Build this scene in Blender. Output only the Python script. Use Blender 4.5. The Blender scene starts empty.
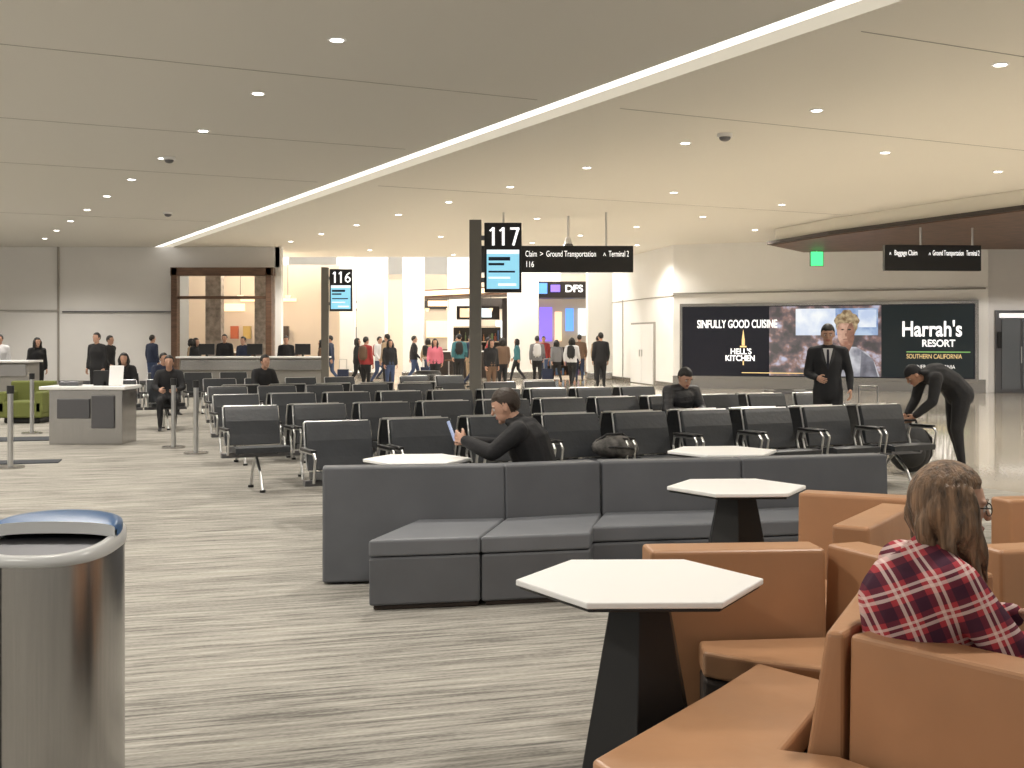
import bpy, math, random
from mathutils import Vector, Matrix, kdtree
from mathutils.bvhtree import BVHTree
random.seed(7)
V=Vector
scene=bpy.context.scene
scene.view_settings.view_transform='Standard'
scene.view_settings.look='None'

# ------------------------------------------------------------------ materials
def mat(name,col,rough=.6,metal=0,emit=None,es=1.0,bump=0,bscale=60,var=0,vscale=8,coat=0,spec=.5,stretch=None):
    m=bpy.data.materials.new(name); m.use_nodes=True
    nt=m.node_tree; b=nt.nodes['Principled BSDF']
    b.inputs['Base Color'].default_value=(*col,1)
    b.inputs['Roughness'].default_value=rough
    b.inputs['Metallic'].default_value=metal
    b.inputs['Specular IOR Level'].default_value=spec
    if emit is not None:
        b.inputs['Emission Color'].default_value=(*emit,1); b.inputs['Emission Strength'].default_value=es
    tc=nt.nodes.new('ShaderNodeTexCoord'); mp=nt.nodes.new('ShaderNodeMapping')
    nt.links.new(tc.outputs['Object'],mp.inputs['Vector'])
    if stretch: mp.inputs['Scale'].default_value=stretch
    if var>0 :
        n=nt.nodes.new('ShaderNodeTexNoise'); n.inputs['Scale'].default_value=vscale; n.inputs['Detail'].default_value=4
        nt.links.new(mp.outputs[0],n.inputs['Vector'])
        r=nt.nodes.new('ShaderNodeValToRGB')
        r.color_ramp.elements[0].position=.3; r.color_ramp.elements[1].position=.7
        r.color_ramp.elements[0].color=(*[max(0,c*(1-var)) for c in col],1)
        r.color_ramp.elements[1].color=(*[min(1,c*(1+var)) for c in col],1)
        nt.links.new(n.outputs['Fac'],r.inputs[0]); nt.links.new(r.outputs[0],b.inputs['Base Color'])
    if bump>0:
        n=nt.nodes.new('ShaderNodeTexNoise'); n.inputs['Scale'].default_value=bscale; n.inputs['Detail'].default_value=3
        nt.links.new(mp.outputs[0],n.inputs['Vector'])
        bp=nt.nodes.new('ShaderNodeBump'); bp.inputs['Strength'].default_value=bump; bp.inputs['Distance'].default_value=.02
        nt.links.new(n.outputs['Fac'],bp.inputs['Height']); nt.links.new(bp.outputs[0],b.inputs['Normal'])
    return m

TH=math.radians(27.2)
def carpet_mat():
    m=mat('carpet_weave',(.4,.36,.3),.95,spec=.1); nt=m.node_tree; b=nt.nodes['Principled BSDF']
    L=nt.links.new
    tc=nt.nodes.new('ShaderNodeTexCoord')
    def noise(rot,sc,scale,detail,w=0):
        mp=nt.nodes.new('ShaderNodeMapping'); mp.vector_type='TEXTURE'
        mp.inputs['Rotation'].default_value=(0,0,rot); mp.inputs['Scale'].default_value=sc
        mp.inputs['Location'].default_value=(w,w*.7,0)
        L(tc.outputs['Object'],mp.inputs['Vector'])
        n=nt.nodes.new('ShaderNodeTexNoise'); n.inputs['Scale'].default_value=scale; n.inputs['Detail'].default_value=detail
        L(mp.outputs[0],n.inputs['Vector']); return n.outputs['Fac']
    R=math.radians(17)
    a=noise(R,(1.1,.05,1),1.0,3)
    c=noise(R,(.3,.02,1),1.0,2,5)
    f=noise(R,(.03,.006,1),1.0,1,3)
    d=noise(R,(1.6,.35,1),1.0,2,9)
    def madd(x,k,y):
        n=nt.nodes.new('ShaderNodeMath'); n.operation='MULTIPLY_ADD'; L(x,n.inputs[0]); n.inputs[1].default_value=k
        if hasattr(y,'links'): L(y,n.inputs[2])
        else: n.inputs[2].default_value=y
        return n.outputs[0]
    s=madd(a,.42,0.0); s=madd(c,.36,s); s=madd(f,.2,s); s=madd(d,.16,s)
    r=nt.nodes.new('ShaderNodeValToRGB'); cr=r.color_ramp
    cr.elements[0].position=.44; cr.elements[0].color=(.13,.123,.112,1)
    cr.elements[1].position=.73; cr.elements[1].color=(.53,.505,.455,1)
    e=cr.elements.new(.52); e.color=(.235,.224,.202,1)
    e=cr.elements.new(.58); e.color=(.33,.315,.284,1)
    e=cr.elements.new(.65); e.color=(.395,.377,.338,1)
    L(s,r.inputs[0]); L(r.outputs[0],b.inputs['Base Color'])
    return m
def plaid_mat():
    m=mat('plaid_flannel',(.4,.02,.03),.9,spec=.15,bump=.3,bscale=12); nt=m.node_tree; b=nt.nodes['Principled BSDF']; L=nt.links.new
    tc=nt.nodes.new('ShaderNodeTexCoord'); 
    mp=nt.nodes.new('ShaderNodeMapping'); mp.inputs['Rotation'].default_value=(.25,.35,.3); L(tc.outputs['Object'],mp.inputs[0])
    sp=nt.nodes.new('ShaderNodeSeparateXYZ'); L(mp.outputs[0],sp.inputs[0])
    def band(o,per,lo,hi,off=0):
        q=nt.nodes.new('ShaderNodeMath'); q.operation='MULTIPLY_ADD'; L(o,q.inputs[0]); q.inputs[1].default_value=1/per; q.inputs[2].default_value=off
        fr=nt.nodes.new('ShaderNodeMath'); fr.operation='FRACT'; L(q.outputs[0],fr.inputs[0])
        g=nt.nodes.new('ShaderNodeMath'); g.operation='GREATER_THAN'; L(fr.outputs[0],g.inputs[0]); g.inputs[1].default_value=lo
        l=nt.nodes.new('ShaderNodeMath'); l.operation='LESS_THAN'; L(fr.outputs[0],l.inputs[0]); l.inputs[1].default_value=hi
        a=nt.nodes.new('ShaderNodeMath'); a.operation='MULTIPLY'; L(g.outputs[0],a.inputs[0]); L(l.outputs[0],a.inputs[1]); 
        return a.outputs[0]
    def mix(fac,k,c1,c2):
        x=nt.nodes.new('ShaderNodeMix'); x.data_type='RGBA'
        q=nt.nodes.new('ShaderNodeMath'); q.operation='MULTIPLY'; L(fac,q.inputs[0]); q.inputs[1].default_value=k
        L(q.outputs[0],x.inputs[0])
        if isinstance(c1,tuple): x.inputs[6].default_value=c1
        else: L(c1,x.inputs[6])
        x.inputs[7].default_value=c2; return x.outputs[2]
    red=(.40,.05,.065,1); nav=(.035,.02,.04,1); wh=(.80,.66,.62,1)
    c=mix(band(sp.outputs[0],.095,.0,.38),.72,red,nav)
    c=mix(band(sp.outputs[2],.095,.0,.38),.72,c,nav)
    for lo,hi in ((.56,.66),(.76,.84)):
        c=mix(band(sp.outputs[0],.095,lo,hi),.6,c,wh)
        c=mix(band(sp.outputs[2],.095,lo,hi),.6,c,wh)
    L(c,b.inputs['Base Color']); return m
def art_mat():
    m=mat('kitchen_art',(.1,.1,.1),.5); nt=m.node_tree; b=nt.nodes['Principled BSDF']; L=nt.links.new
    tc=nt.nodes.new('ShaderNodeTexCoord'); v=nt.nodes.new('ShaderNodeTexNoise'); v.inputs['Scale'].default_value=3.5; v.inputs['Detail'].default_value=5
    L(tc.outputs['Object'],v.inputs['Vector'])
    r=nt.nodes.new('ShaderNodeValToRGB'); r.color_ramp.elements[0].position=.38; r.color_ramp.elements[0].color=(.02,.02,.03,1)
    r.color_ramp.elements[1].position=.7; r.color_ramp.elements[1].color=(.6,.62,.8,1)
    e=r.color_ramp.elements.new(.5); e.color=(.10,.07,.09,1); e=r.color_ramp.elements.new(.58); e.color=(.3,.16,.14,1)
    L(v.outputs['Fac'],r.inputs[0]); L(r.outputs[0],b.inputs['Emission Color']); b.inputs['Emission Strength'].default_value=.8
    return m
def art_soft(name,c0,c1,es=.6,scale=5):
    m=mat(name,c0,.5); nt=m.node_tree; b=nt.nodes['Principled BSDF']; L=nt.links.new
    tc=nt.nodes.new('ShaderNodeTexCoord'); v=nt.nodes.new('ShaderNodeTexNoise'); v.inputs['Scale'].default_value=scale; v.inputs['Detail'].default_value=4
    L(tc.outputs['Object'],v.inputs['Vector'])
    r=nt.nodes.new('ShaderNodeValToRGB'); r.color_ramp.elements[0].position=.35; r.color_ramp.elements[0].color=(*c0,1); r.color_ramp.elements[1].position=.65; r.color_ramp.elements[1].color=(*c1,1)
    L(v.outputs['Fac'],r.inputs[0]); L(r.outputs[0],b.inputs['Emission Color']); b.inputs['Emission Strength'].default_value=es
    b.inputs['Base Color'].default_value=(.02,.02,.02,1); return m
M={}
M['carpet']=carpet_mat()
M['terrazzo']=mat('terrazzo',(.54,.49,.41),.07,var=.12,vscale=30,spec=.8)
M['ceilL']=mat('ceiling_paint_shaded',(.70,.68,.63),.9)  # ceiling left of the cove: its shadow is put into this darker, greyer colour
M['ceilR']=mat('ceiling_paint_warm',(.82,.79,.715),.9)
M['groove']=mat('ceiling_joint',(.36,.34,.31),.9)
M['wall']=mat('wall_paint',(.76,.745,.73),.75,var=.02,vscale=1)
M['wallw']=mat('wall_panel_white',(.87,.865,.85),.6,var=.02,vscale=1)
M['strip']=mat('led_diffuser',(1,1,1),.5,emit=(1,.97,.92),es=1.5)
M['lamp']=mat('downlight_lens',(1,1,1),.5,emit=(1,.96,.9),es=9)
M['white']=mat('white_laminate',(.88,.88,.88),.3)
M['black']=mat('black_powdercoat',(.012,.012,.013),.45)
M['blackleather']=mat('black_leather',(.030,.033,.038),.40,bump=.12,bscale=25,var=.1)
M['chrome']=mat('polished_aluminium',(.60,.60,.60),.28,1)
M['steel']=mat('brushed_steel',(.46,.45,.44),.25,1,var=.06,vscale=5,stretch=(20,20,.5))
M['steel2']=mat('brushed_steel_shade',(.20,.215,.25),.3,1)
M['steeldark']=mat('dark_steel',(.16,.16,.17),.35,.9)
M['bronze']=mat('grey_metal_post',(.19,.18,.16),.5,.3)
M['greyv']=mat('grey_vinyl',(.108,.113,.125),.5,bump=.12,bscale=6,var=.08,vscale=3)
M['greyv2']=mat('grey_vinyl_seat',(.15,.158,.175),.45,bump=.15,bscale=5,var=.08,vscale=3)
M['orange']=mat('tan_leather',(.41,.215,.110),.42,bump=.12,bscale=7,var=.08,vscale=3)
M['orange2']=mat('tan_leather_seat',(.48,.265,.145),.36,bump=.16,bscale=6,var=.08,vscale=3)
M['kick']=mat('plinth_dark',(.035,.025,.02),.7)
M['blue']=mat('blue_plastic',(.035,.11,.26),.35)
M['rubber']=mat('bin_rim_grey',(.55,.56,.56),.3)
M['hole']=mat('bin_opening',(.02,.02,.02),.9)
M['signblk']=mat('sign_black',(.01,.01,.011),.35)
M['txt']=mat('sign_text_white',(1,1,1),.5,emit=(1,1,1),es=.9)
M['txtdim']=mat('sign_text_soft',(1,1,1),.5,emit=(1,1,1),es=.45)
M['scr']=mat('screen_cyan',(.1,.3,.4),.4,emit=(.33,.72,.9),es=.9)
M['scrw']=mat('screen_white',(.5,.5,.5),.4,emit=(.85,.95,1),es=1)
M['scrd']=mat('screen_dark',(.005,.005,.008),.2,emit=(.02,.02,.03),es=.4)
M['navy']=mat('screen_navytext',(.01,.03,.06),.5)
M['brown']=mat('walnut_veneer',(.12,.065,.04),.5,var=.3,vscale=3,stretch=(1,1,8))
M['brownd']=mat('bronze_fascia',(.035,.026,.022),.4)
M['stone']=mat('stone_cladding',(.30,.26,.23),.7,var=.35,vscale=6)
M['green']=mat('olive_fabric',(.15,.17,.045),.85,bump=.2,bscale=30)
M['exit']=mat('exit_green',(0,.5,.1),.5,emit=(.1,1,.3),es=1.4)
M['warm']=mat('shop_warm_panel',(.8,.6,.35),.5,emit=(1,.78,.54),es=1.0)
M['beige']=mat('shop_beige',(.58,.49,.40),.7,emit=(1,.8,.6),es=.10)
M['purple']=mat('shop_violet_panel',(.2,.1,.7),.5,emit=(.28,.2,1),es=1.1)
M['bluep']=mat('shop_blue_panel',(.1,.3,.9),.5,emit=(.15,.4,1),es=1.1)
for i,cl in enumerate([(.45,.12,.06),(.5,.35,.12),(.12,.2,.35),(.55,.5,.45),(.08,.06,.05),(.2,.28,.12),(.35,.2,.35),(.6,.25,.1)]): M['g%d'%i]=mat('merchandise_%d'%i,cl,.4)
M['glass']=mat('door_glass',(.10,.11,.12),.08,spec=.8)
M['mat']=mat('rubber_floor_mat',(.03,.035,.045),.9)
M['skin']=mat('skin',(.50,.29,.205),.5)
M['skind']=mat('skin_tan',(.36,.19,.12),.5)
M['lip']=mat('lips',(.38,.15,.12),.5)
M['eye']=mat('eye_white',(.6,.6,.6),.2)
M['pupil']=mat('pupil',(.02,.015,.01),.2)
M['hairb']=mat('brown_blond_hair',(.20,.122,.072),.45,var=.75,vscale=16,stretch=(3,3,.3),bump=.6,bscale=40)
M['hairk']=mat('black_hair',(.012,.01,.009),.55,bump=.3,bscale=60)
M['hairbr']=mat('dark_brown_hair',(.03,.018,.011),.55,bump=.3,bscale=60)
M['plaid']=plaid_mat()
M['kcloth']=mat('black_cotton',(.014,.014,.016),.85,bump=.5,bscale=12)
M['kpuff']=mat('black_puffer',(.02,.02,.024),.45,bump=.8,bscale=8,stretch=(1,1,3))
M['suit']=mat('charcoal_suit',(.017,.018,.022),.8,bump=.3,bscale=10)
M['lapel']=mat('lapel',(.028,.029,.034),.7)
M['tie']=mat('tie',(.012,.014,.03),.6)
M['jean']=mat('denim',(.05,.075,.15),.9)
M['shoe']=mat('shoe_black',(.015,.015,.015),.5)
M['wshirt']=mat('white_cloth',(.62,.62,.64),.85)
M['redc']=mat('red_cloth',(.30,.035,.035),.85)
M['pinkc']=mat('pink_cloth',(.60,.16,.22),.85)
M['tanc']=mat('tan_cloth',(.35,.26,.17),.85)
M['tealc']=mat('teal_cloth',(.05,.17,.20),.85)
M['greyc']=mat('grey_cloth',(.18,.18,.19),.85)
M['navyc']=mat('navy_cloth',(.02,.028,.06),.85)
M['brownc']=mat('brown_cloth',(.14,.085,.055),.85)
M['cnt']=mat('counter_grey',(.28,.27,.25),.6)
M['bag']=mat('bag_black',(.014,.014,.015),.7,bump=.3,bscale=10)
M['bagg']=mat('backpack_grey',(.085,.08,.075),.8,var=.6,vscale=16,bump=.3,bscale=12)
M['phone']=mat('phone_glass',(.02,.02,.03),.1,emit=(.6,.7,1),es=.6)

# ------------------------------------------------------------------ mesh builder
class MB:
    def __init__(s): s.v=[];s.f=[];s.m=[];s.mats=[];s.sm=[]
    def mi(s,m):
        m=M[m] if isinstance(m,str) else m
        if m not in s.mats: s.mats.append(m)
        return s.mats.index(m)
    def add(s,vs,fs,m,smooth=False):
        o=len(s.v); s.v+= [tuple(p) for p in vs]; k=s.mi(m)
        for f in fs: s.f.append([o+i for i in f]); s.m.append(k); s.sm.append(smooth)
    def box(s,c,d,m,rz=0,rx=0,ry=0):
        R=Matrix.Rotation(rz,3,'Z')@Matrix.Rotation(ry,3,'Y')@Matrix.Rotation(rx,3,'X'); c=V(c)
        vs=[c+R@V((x*d[0]/2,y*d[1]/2,z*d[2]/2)) for z in(-1,1) for x,y in((-1,-1),(1,-1),(1,1),(-1,1))]
        s.add(vs,[(3,2,1,0),(4,5,6,7),(0,1,5,4),(1,2,6,5),(2,3,7,6),(3,0,4,7)],m)
    def prism(s,pts,z0,z1,m,top=None):
        a=sum(pts[i][0]*pts[(i+1)%len(pts)][1]-pts[(i+1)%len(pts)][0]*pts[i][1] for i in range(len(pts)))
        if a<0:
            pts=pts[::-1]; top=top[::-1] if top else None
        top=top or pts; n=len(pts)
        vs=[(p[0],p[1],z0) for p in pts]+[(p[0],p[1],z1) for p in top]
        s.add(vs,[list(range(n))[::-1],list(range(n,2*n))]+[(i,(i+1)%n,n+(i+1)%n,n+i) for i in range(n)],m)
    def cyl(s,p0,p1,r0,m,r1=None,n=12,smooth=True):
        p0=V(p0);p1=V(p1);r1=r0 if r1 is None else r1
        t=(p1-p0).normalized(); a=t.orthogonal().normalized(); b=t.cross(a)
        vs=[p0+(a*math.cos(2*math.pi*i/n)+b*math.sin(2*math.pi*i/n))*r0 for i in range(n)]
        vs+=[p1+(a*math.cos(2*math.pi*i/n)+b*math.sin(2*math.pi*i/n))*r1 for i in range(n)]
        s.add(vs,[(i,(i+1)%n,n+(i+1)%n,n+i) for i in range(n)],m,smooth)
        s.add(vs,[list(range(n))[::-1],list(range(n,2*n))],m)
    def path(s,pts,r,m,n=8):
        for a,b in zip(pts[:-1],pts[1:]): s.cyl(a,b,r,m,n=n)
    def ell(s,c,r,m,rz=0,n=16,k=10):
        c=V(c);R=Matrix.Rotation(rz,3,'Z');vs=[c+V((0,0,-r[2]))]
        for j in range(1,k):
            ph=-math.pi/2+math.pi*j/k
            for i in range(n):
                a=2*math.pi*i/n; vs.append(c+R@V((r[0]*math.cos(ph)*math.cos(a),r[1]*math.cos(ph)*math.sin(a),r[2]*math.sin(ph))))
        vs.append(c+V((0,0,r[2]))); L=len(vs)-1
        fs=[(0,1+(i+1)%n,1+i) for i in range(n)]
        for j in range(k-2):
            for i in range(n): fs.append((1+j*n+i,1+j*n+(i+1)%n,1+(j+1)*n+(i+1)%n,1+(j+1)*n+i))
        fs+=[(L,1+(k-2)*n+i,1+(k-2)*n+(i+1)%n) for i in range(n)]
        s.add(vs,fs,m,True)
    def obj(s,name,bevel=0,loc=(0,0,0),rz=0,parent=None,seg=3):
        me=bpy.data.meshes.new(name); me.from_pydata(s.v,[],s.f)
        for m in s.mats: me.materials.append(m)
        me.polygons.foreach_set('material_index',s.m); me.polygons.foreach_set('use_smooth',s.sm); me.update()
        return place(name,me,bevel,loc,rz,parent,seg)
def place(name,me,bevel=0,loc=(0,0,0),rz=0,parent=None,seg=3):
    o=bpy.data.objects.new(name,me); scene.collection.objects.link(o)
    o.location=loc; o.rotation_euler=(0,0,rz)
    if bevel:
        b=o.modifiers.new('bevel','BEVEL'); b.width=bevel; b.segments=seg; b.limit_method='ANGLE'; b.angle_limit=math.radians(40)
    if parent: o.parent=parent
    return o
def empty(name,loc=(0,0,0),rz=0):
    e=bpy.data.objects.new(name,None); scene.collection.objects.link(e); e.location=loc; e.rotation_euler=(0,0,rz); e.empty_display_size=.2; return e
def text(s,size,loc,m,parent=None,rz=0,align='LEFT',name='lettering',sx=1.0,bold=0,space=1.0):
    c=bpy.data.curves.new(name,'FONT'); c.body=s; c.size=size; c.align_x=align; c.extrude=.003; c.offset=bold; c.space_character=space
    o=bpy.data.objects.new(name,c); scene.collection.objects.link(o); c.materials.append(M[m])
    o.location=loc; o.rotation_euler=(math.pi/2,0,rz); o.scale=(sx,1,1)
    if parent:o.parent=parent
    return o

# ------------------------------------------------------------------ people
class Fig:
    def __init__(s): s.g={'body':[],'det':[]}
    def tube(s,st,tag,side=None,g='body',n=12,step=.02):
        P=[(V(p),a,b) for p,a,b in st]
        out=[]
        for (p,a,b),(q,c,d) in zip(P[:-1],P[1:]):
            k=max(1,int((q-p).length/step))
            for i in range(k):
                t=i/k; out.append((p.lerp(q,t),a+(c-a)*t,b+(d-b)*t))
        out.append(P[-1])
        t0=(out[1][0]-out[0][0]).normalized(); t1=(out[-1][0]-out[-2][0]).normalized()
        p,a,b=out[0]; q,c,d=out[-1]; ra=min(a,b); rc=min(c,d)
        out=[(p-t0*ra*.85,a*.5,b*.5),(p-t0*ra*.5,a*.85,b*.85)]+out+[(q+t1*rc*.5,c*.85,d*.85),(q+t1*rc*.85,c*.5,d*.5)]
        vs=[];N=len(out)
        for i,(p,a,b) in enumerate(out):
            t=(out[min(i+1,N-1)][0]-out[max(i-1,0)][0]).normalized()
            sd=V(side) if side is not None else (V((0,1,0)) if abs(t.y)<.9 else V((1,0,0)))
            sd=(sd-t*sd.dot(t)).normalized(); nn=t.cross(sd)
            for j in range(n):
                an=2*math.pi*j/n; vs.append(p+sd*a*math.cos(an)+nn*b*math.sin(an))
        fs=[(i*n+j,i*n+(j+1)%n,(i+1)*n+(j+1)%n,(i+1)*n+j) for i in range(N-1) for j in range(n)]
        fs+=[list(range(n))[::-1],list(range((N-1)*n,N*n))]
        s.g[g].append((vs,fs,tag))
    def ell(s,c,F,L,U,r,tag,g='det',n=20,k=14,fn=None):
        c=V(c);vs=[]
        for j in range(0,k+1):
            ph=-math.pi/2+math.pi*j/k
            cnt=1 if j in(0,k) else n
            for i in range(cnt):
                a=2*math.pi*i/n; l=V((r[0]*math.cos(ph)*math.cos(a),r[1]*math.cos(ph)*math.sin(a),r[2]*math.sin(ph)))
                if fn: l=fn(l)
                vs.append(c+F*l.x+L*l.y+U*l.z)
        e=len(vs)-1
        fs=[(0,1+(i+1)%n,1+i) for i in range(n)]
        for j in range(k-2):
            for i in range(n): fs.append((1+j*n+i,1+j*n+(i+1)%n,1+(j+1)*n+(i+1)%n,1+(j+1)*n+i))
        fs+=[(e,1+(k-2)*n+i,1+(k-2)*n+(i+1)%n) for i in range(n)]
        s.g[g].append((vs,fs,tag))
def remesh(parts,voxel,smooth,fix=None):
    me=bpy.data.meshes.new('tmp'); vs=[];fs=[];kt=[]
    for v,f,t in parts:
        o=len(vs); vs+=v; fs+=[[o+i for i in x] for x in f]; kt+=[t]*len(v)
    me.from_pydata(vs,[],fs); me.update()
    o=bpy.data.objects.new('tmp',me); scene.collection.objects.link(o)
    r=o.modifiers.new('r','REMESH'); r.mode='VOXEL'; r.voxel_size=voxel; r.adaptivity=0
    if smooth:
        q=o.modifiers.new('s','SMOOTH'); q.factor=.5; q.iterations=smooth
    dg=bpy.context.evaluated_depsgraph_get(); ev=o.evaluated_get(dg); em=ev.to_mesh()
    V2=[p.co.copy() for p in em.vertices]; F2=[list(p.vertices) for p in em.polygons]; C=[p.center.copy() for p in em.polygons]
    ev.to_mesh_clear(); bpy.data.objects.remove(o); bpy.data.meshes.remove(me)
    kd=kdtree.KDTree(len(vs))
    for i,p in enumerate(vs): kd.insert(p,i)
    kd.balance()
    T=[kt[kd.find(c)[1]] for c in C]
    if fix: T=[fix(c,t) for c,t in zip(C,T)]
    return V2,F2,T
STAND=dict(pelvis=(0,0,.95),waist=(0,0,1.1),chest=(.01,0,1.29),neck=(0,0,1.46),head=(.025,0,1.625),
  shL=(0,.185,1.41),shR=(0,-.185,1.41),elL=(-.01,.235,1.13),elR=(-.01,-.235,1.13),wrL=(.06,.24,.88),wrR=(.06,-.24,.88),
  hipL=(0,.09,.93),hipR=(0,-.09,.93),knL=(.02,.1,.5),knR=(.02,-.1,.5),anL=(0,.1,.09),anR=(0,-.1,.09))
WALK=dict(STAND); WALK.update(knL=(.16,.09,.52),anL=(.25,.09,.1),knR=(-.03,-.09,.5),anR=(-.3,-.09,.16),wrL=(-.1,.24,.9),wrR=(.2,-.24,.93),elL=(-.08,.24,1.14),elR=(.02,-.24,1.13))
SIT=dict(pelvis=(0,0,.56),waist=(-.03,0,.70),chest=(-.01,0,.90),neck=(.02,0,1.05),head=(.075,0,1.20),
  shL=(.01,.18,1.00),shR=(.01,-.18,1.00),elL=(.08,.25,.75),elR=(.08,-.25,.75),wrL=(.30,.14,.72),wrR=(.30,-.14,.72),
  hipL=(.03,.1,.55),hipR=(.03,-.1,.55),knL=(.45,.12,.54),knR=(.45,-.12,.54),anL=(.47,.12,.09),anR=(.47,-.12,.09))
def person(name,loc,heading,pose,top='kcloth',legs='jean',hair='hairk',skin='skin',hstyle='short',yaw=0,pitch=0,
           detail=1,H=1.75,bulk=1.0,coat=0,hood=False,collar=None,fem=False,hands=True,curl=.35,palm={},roll=0,pack=None,depth=1.0):
    J={k:V(v) for k,v in pose.items()}
    f=Fig(); b=bulk; sh=(J['shL']-J['shR']).normalized()
    w=.93 if fem else 1; dp=depth
    f.tube([(J['pelvis']-(J['waist']-J['pelvis'])*.25,.15*b,.115*b),(J['pelvis'],.16*b,.118*b)],'legs',side=sh)
    f.tube([(J['pelvis']+(J['waist']-J['pelvis'])*(-.4 if coat else .1),.172*b,.13*b*dp),(J['waist'],.152*b*w,.116*b*dp),(J['chest'],.172*b*w,.125*b*dp),
            (J['chest'].lerp(J['neck'],.62),.15*b*w,.098*b*dp),(J['neck'],.07,.068)],'top',side=sh)
    up=(J['neck']-J['chest']).normalized()
    f.tube([(J['shR'],.06*b,.06*b),((J['shR']+J['shL'])/2+up*.03,.07,.07),(J['shL'],.06*b,.06*b)],'arm',side=up)
    for s_ in 'LR':
        a,e,wv=J['sh'+s_],J['el'+s_],J['wr'+s_]
        f.tube([(a,.064*b,.064*b),(a.lerp(e,.5),.056*b,.056*b),(e,.049*b,.049*b),(e.lerp(wv,.4),.046*b,.046*b),(e.lerp(wv,.93),.036*b,.036*b)],'arm')
        h,k,an=J['hip'+s_],J['kn'+s_],J['an'+s_]
        f.tube([(h,.092*b,.092*b),(h.lerp(k,.45),.082*b,.082*b),(k,.062*b,.062*b),(k.lerp(an,.35),.060,.060),(an+(k-an)*.05,.045,.045)],'legs')
        f.tube([(an+V((-.04,0,-.045)),.036,.034),(an+V((.06,0,-.05)),.042,.032),(an+V((.16,0,-.06)),.038,.022)],'shoe',side=(0,1,0))
    if hood:
        f.tube([(J['neck']+V((.06,-.07,.0)),.03,.03),(J['neck']+V((-.03,-.08,.0)),.035,.04),(J['neck']+V((-.09,0,-.01)),.045,.06),(J['neck']+V((-.03,.08,.0)),.035,.04),(J['neck']+V((.06,.07,.0)),.03,.03)],'arm',side=(0,0,1))
    elif detail:
        f.tube([(J['neck']+V((.07,-.03,-.01)),.014,.02),(J['neck']+V((.0,-.068,.012)),.014,.026),(J['neck']+V((-.062,0,.015)),.014,.028),(J['neck']+V((.0,.068,.012)),.014,.026),(J['neck']+V((.07,.03,-.01)),.014,.02)],'arm',side=(0,0,1))
    if pack:
        f.tube([(J['chest']+V((-.17,0,-.18)),.14,.09),(J['chest']+V((-.17,0,.12)),.13,.08)],'pack',side=sh)
    Rz=Matrix.Rotation(yaw,3,'Z')@Matrix.Rotation(pitch,3,'Y')@Matrix.Rotation(roll,3,'X')
    F=Rz@V((1,0,0)); L=Rz@V((0,1,0)); U=Rz@V((0,0,1)); c=J['head']
    f.tube([(J['neck']-up*.03,.060,.060),(c-U*.07-F*.015,.053,.055)],'neckskin',g='det')
    f.ell(c+U*.012,F,L,U,(.096,.076,.108),'skin')
    f.ell(c+F*.030-U*.050,F,L,U,(.060,.057,.066),'skin')
    f.ell(c+F*.070-U*.095,F,L,U,(.020,.026,.018),'skin')
    f.tube([(c+F*.090+U*.014,.009,.009),(c+F*.108-U*.022,.014,.012)],'skin',g='det',side=L)
    f.ell(c+F*.088-U*.054,F,L,U,(.011,.024,.007),'skin',n=12,k=8); f.ell(c+F*.086-U*.066,F,L,U,(.011,.019,.007),'skin',n=12,k=8)
    for q in(-1,1):
        f.ell(c-F*.005+L*q*.079-U*.008,F,L,U,(.021,.009,.032),'ear',n=10,k=8)
        f.ell(c+F*.077+L*q*.033+U*.026,F,L,U,(.014,.026,.008),'skin',n=12,k=8)
    zl0={'short':.055,'beanie':.03,'long':.06}[hstyle]
    def hf(l):
        k=1.0
        fx=min(1,max(0,(l.x-.035)/.02)); fz=min(1,max(0,(zl0-l.z)/.015))
        k-= .2*fx*fz
        lo={'short':-.025,'long':-.06,'beanie':.0}[hstyle]
        if l.x>-.05: k-=.2*min(1,max(0,(lo-l.z)/.02))*(1-fx*fz)
        if l.z<-.08: k=.8
        return l*k
    hr_=(.108,.087,.113) if hstyle!='long' else (.114,.095,.116)
    f.ell(c-F*.014+U*.024,F,L,U,hr_,'hair' if hstyle!='beanie' else 'cap',fn=hf,n=32,k=24)
    if hstyle=='long':
        D=V((0,0,-1))
        for i in range(21):
            an=math.radians(68+ i*11.2)
            r0=V((math.cos(an)*.082,math.sin(an)*.074,0)); p0=c+F*(r0.x-.012)+L*r0.y+U*.062
            ln=.265+.035*math.sin(i*2.1)
            o=F*math.cos(an)+L*math.sin(an); wv=math.sin(i*1.7)
            st=[]
            for k in range(11):
                t=k/10; bul=.026*math.sin(min(1,t*1.3)*math.pi)+.012*math.sin(t*10+i*1.3)*min(1,t*3)
                st.append((p0+D*(ln+.03)*t+o*bul+F*(.045*t*t+.015*t)+o*.01*wv*t, .020*(1-.75*t**3),.016*(1-.7*t**3)))
            f.tube(st,'strand',g='det')
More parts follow.
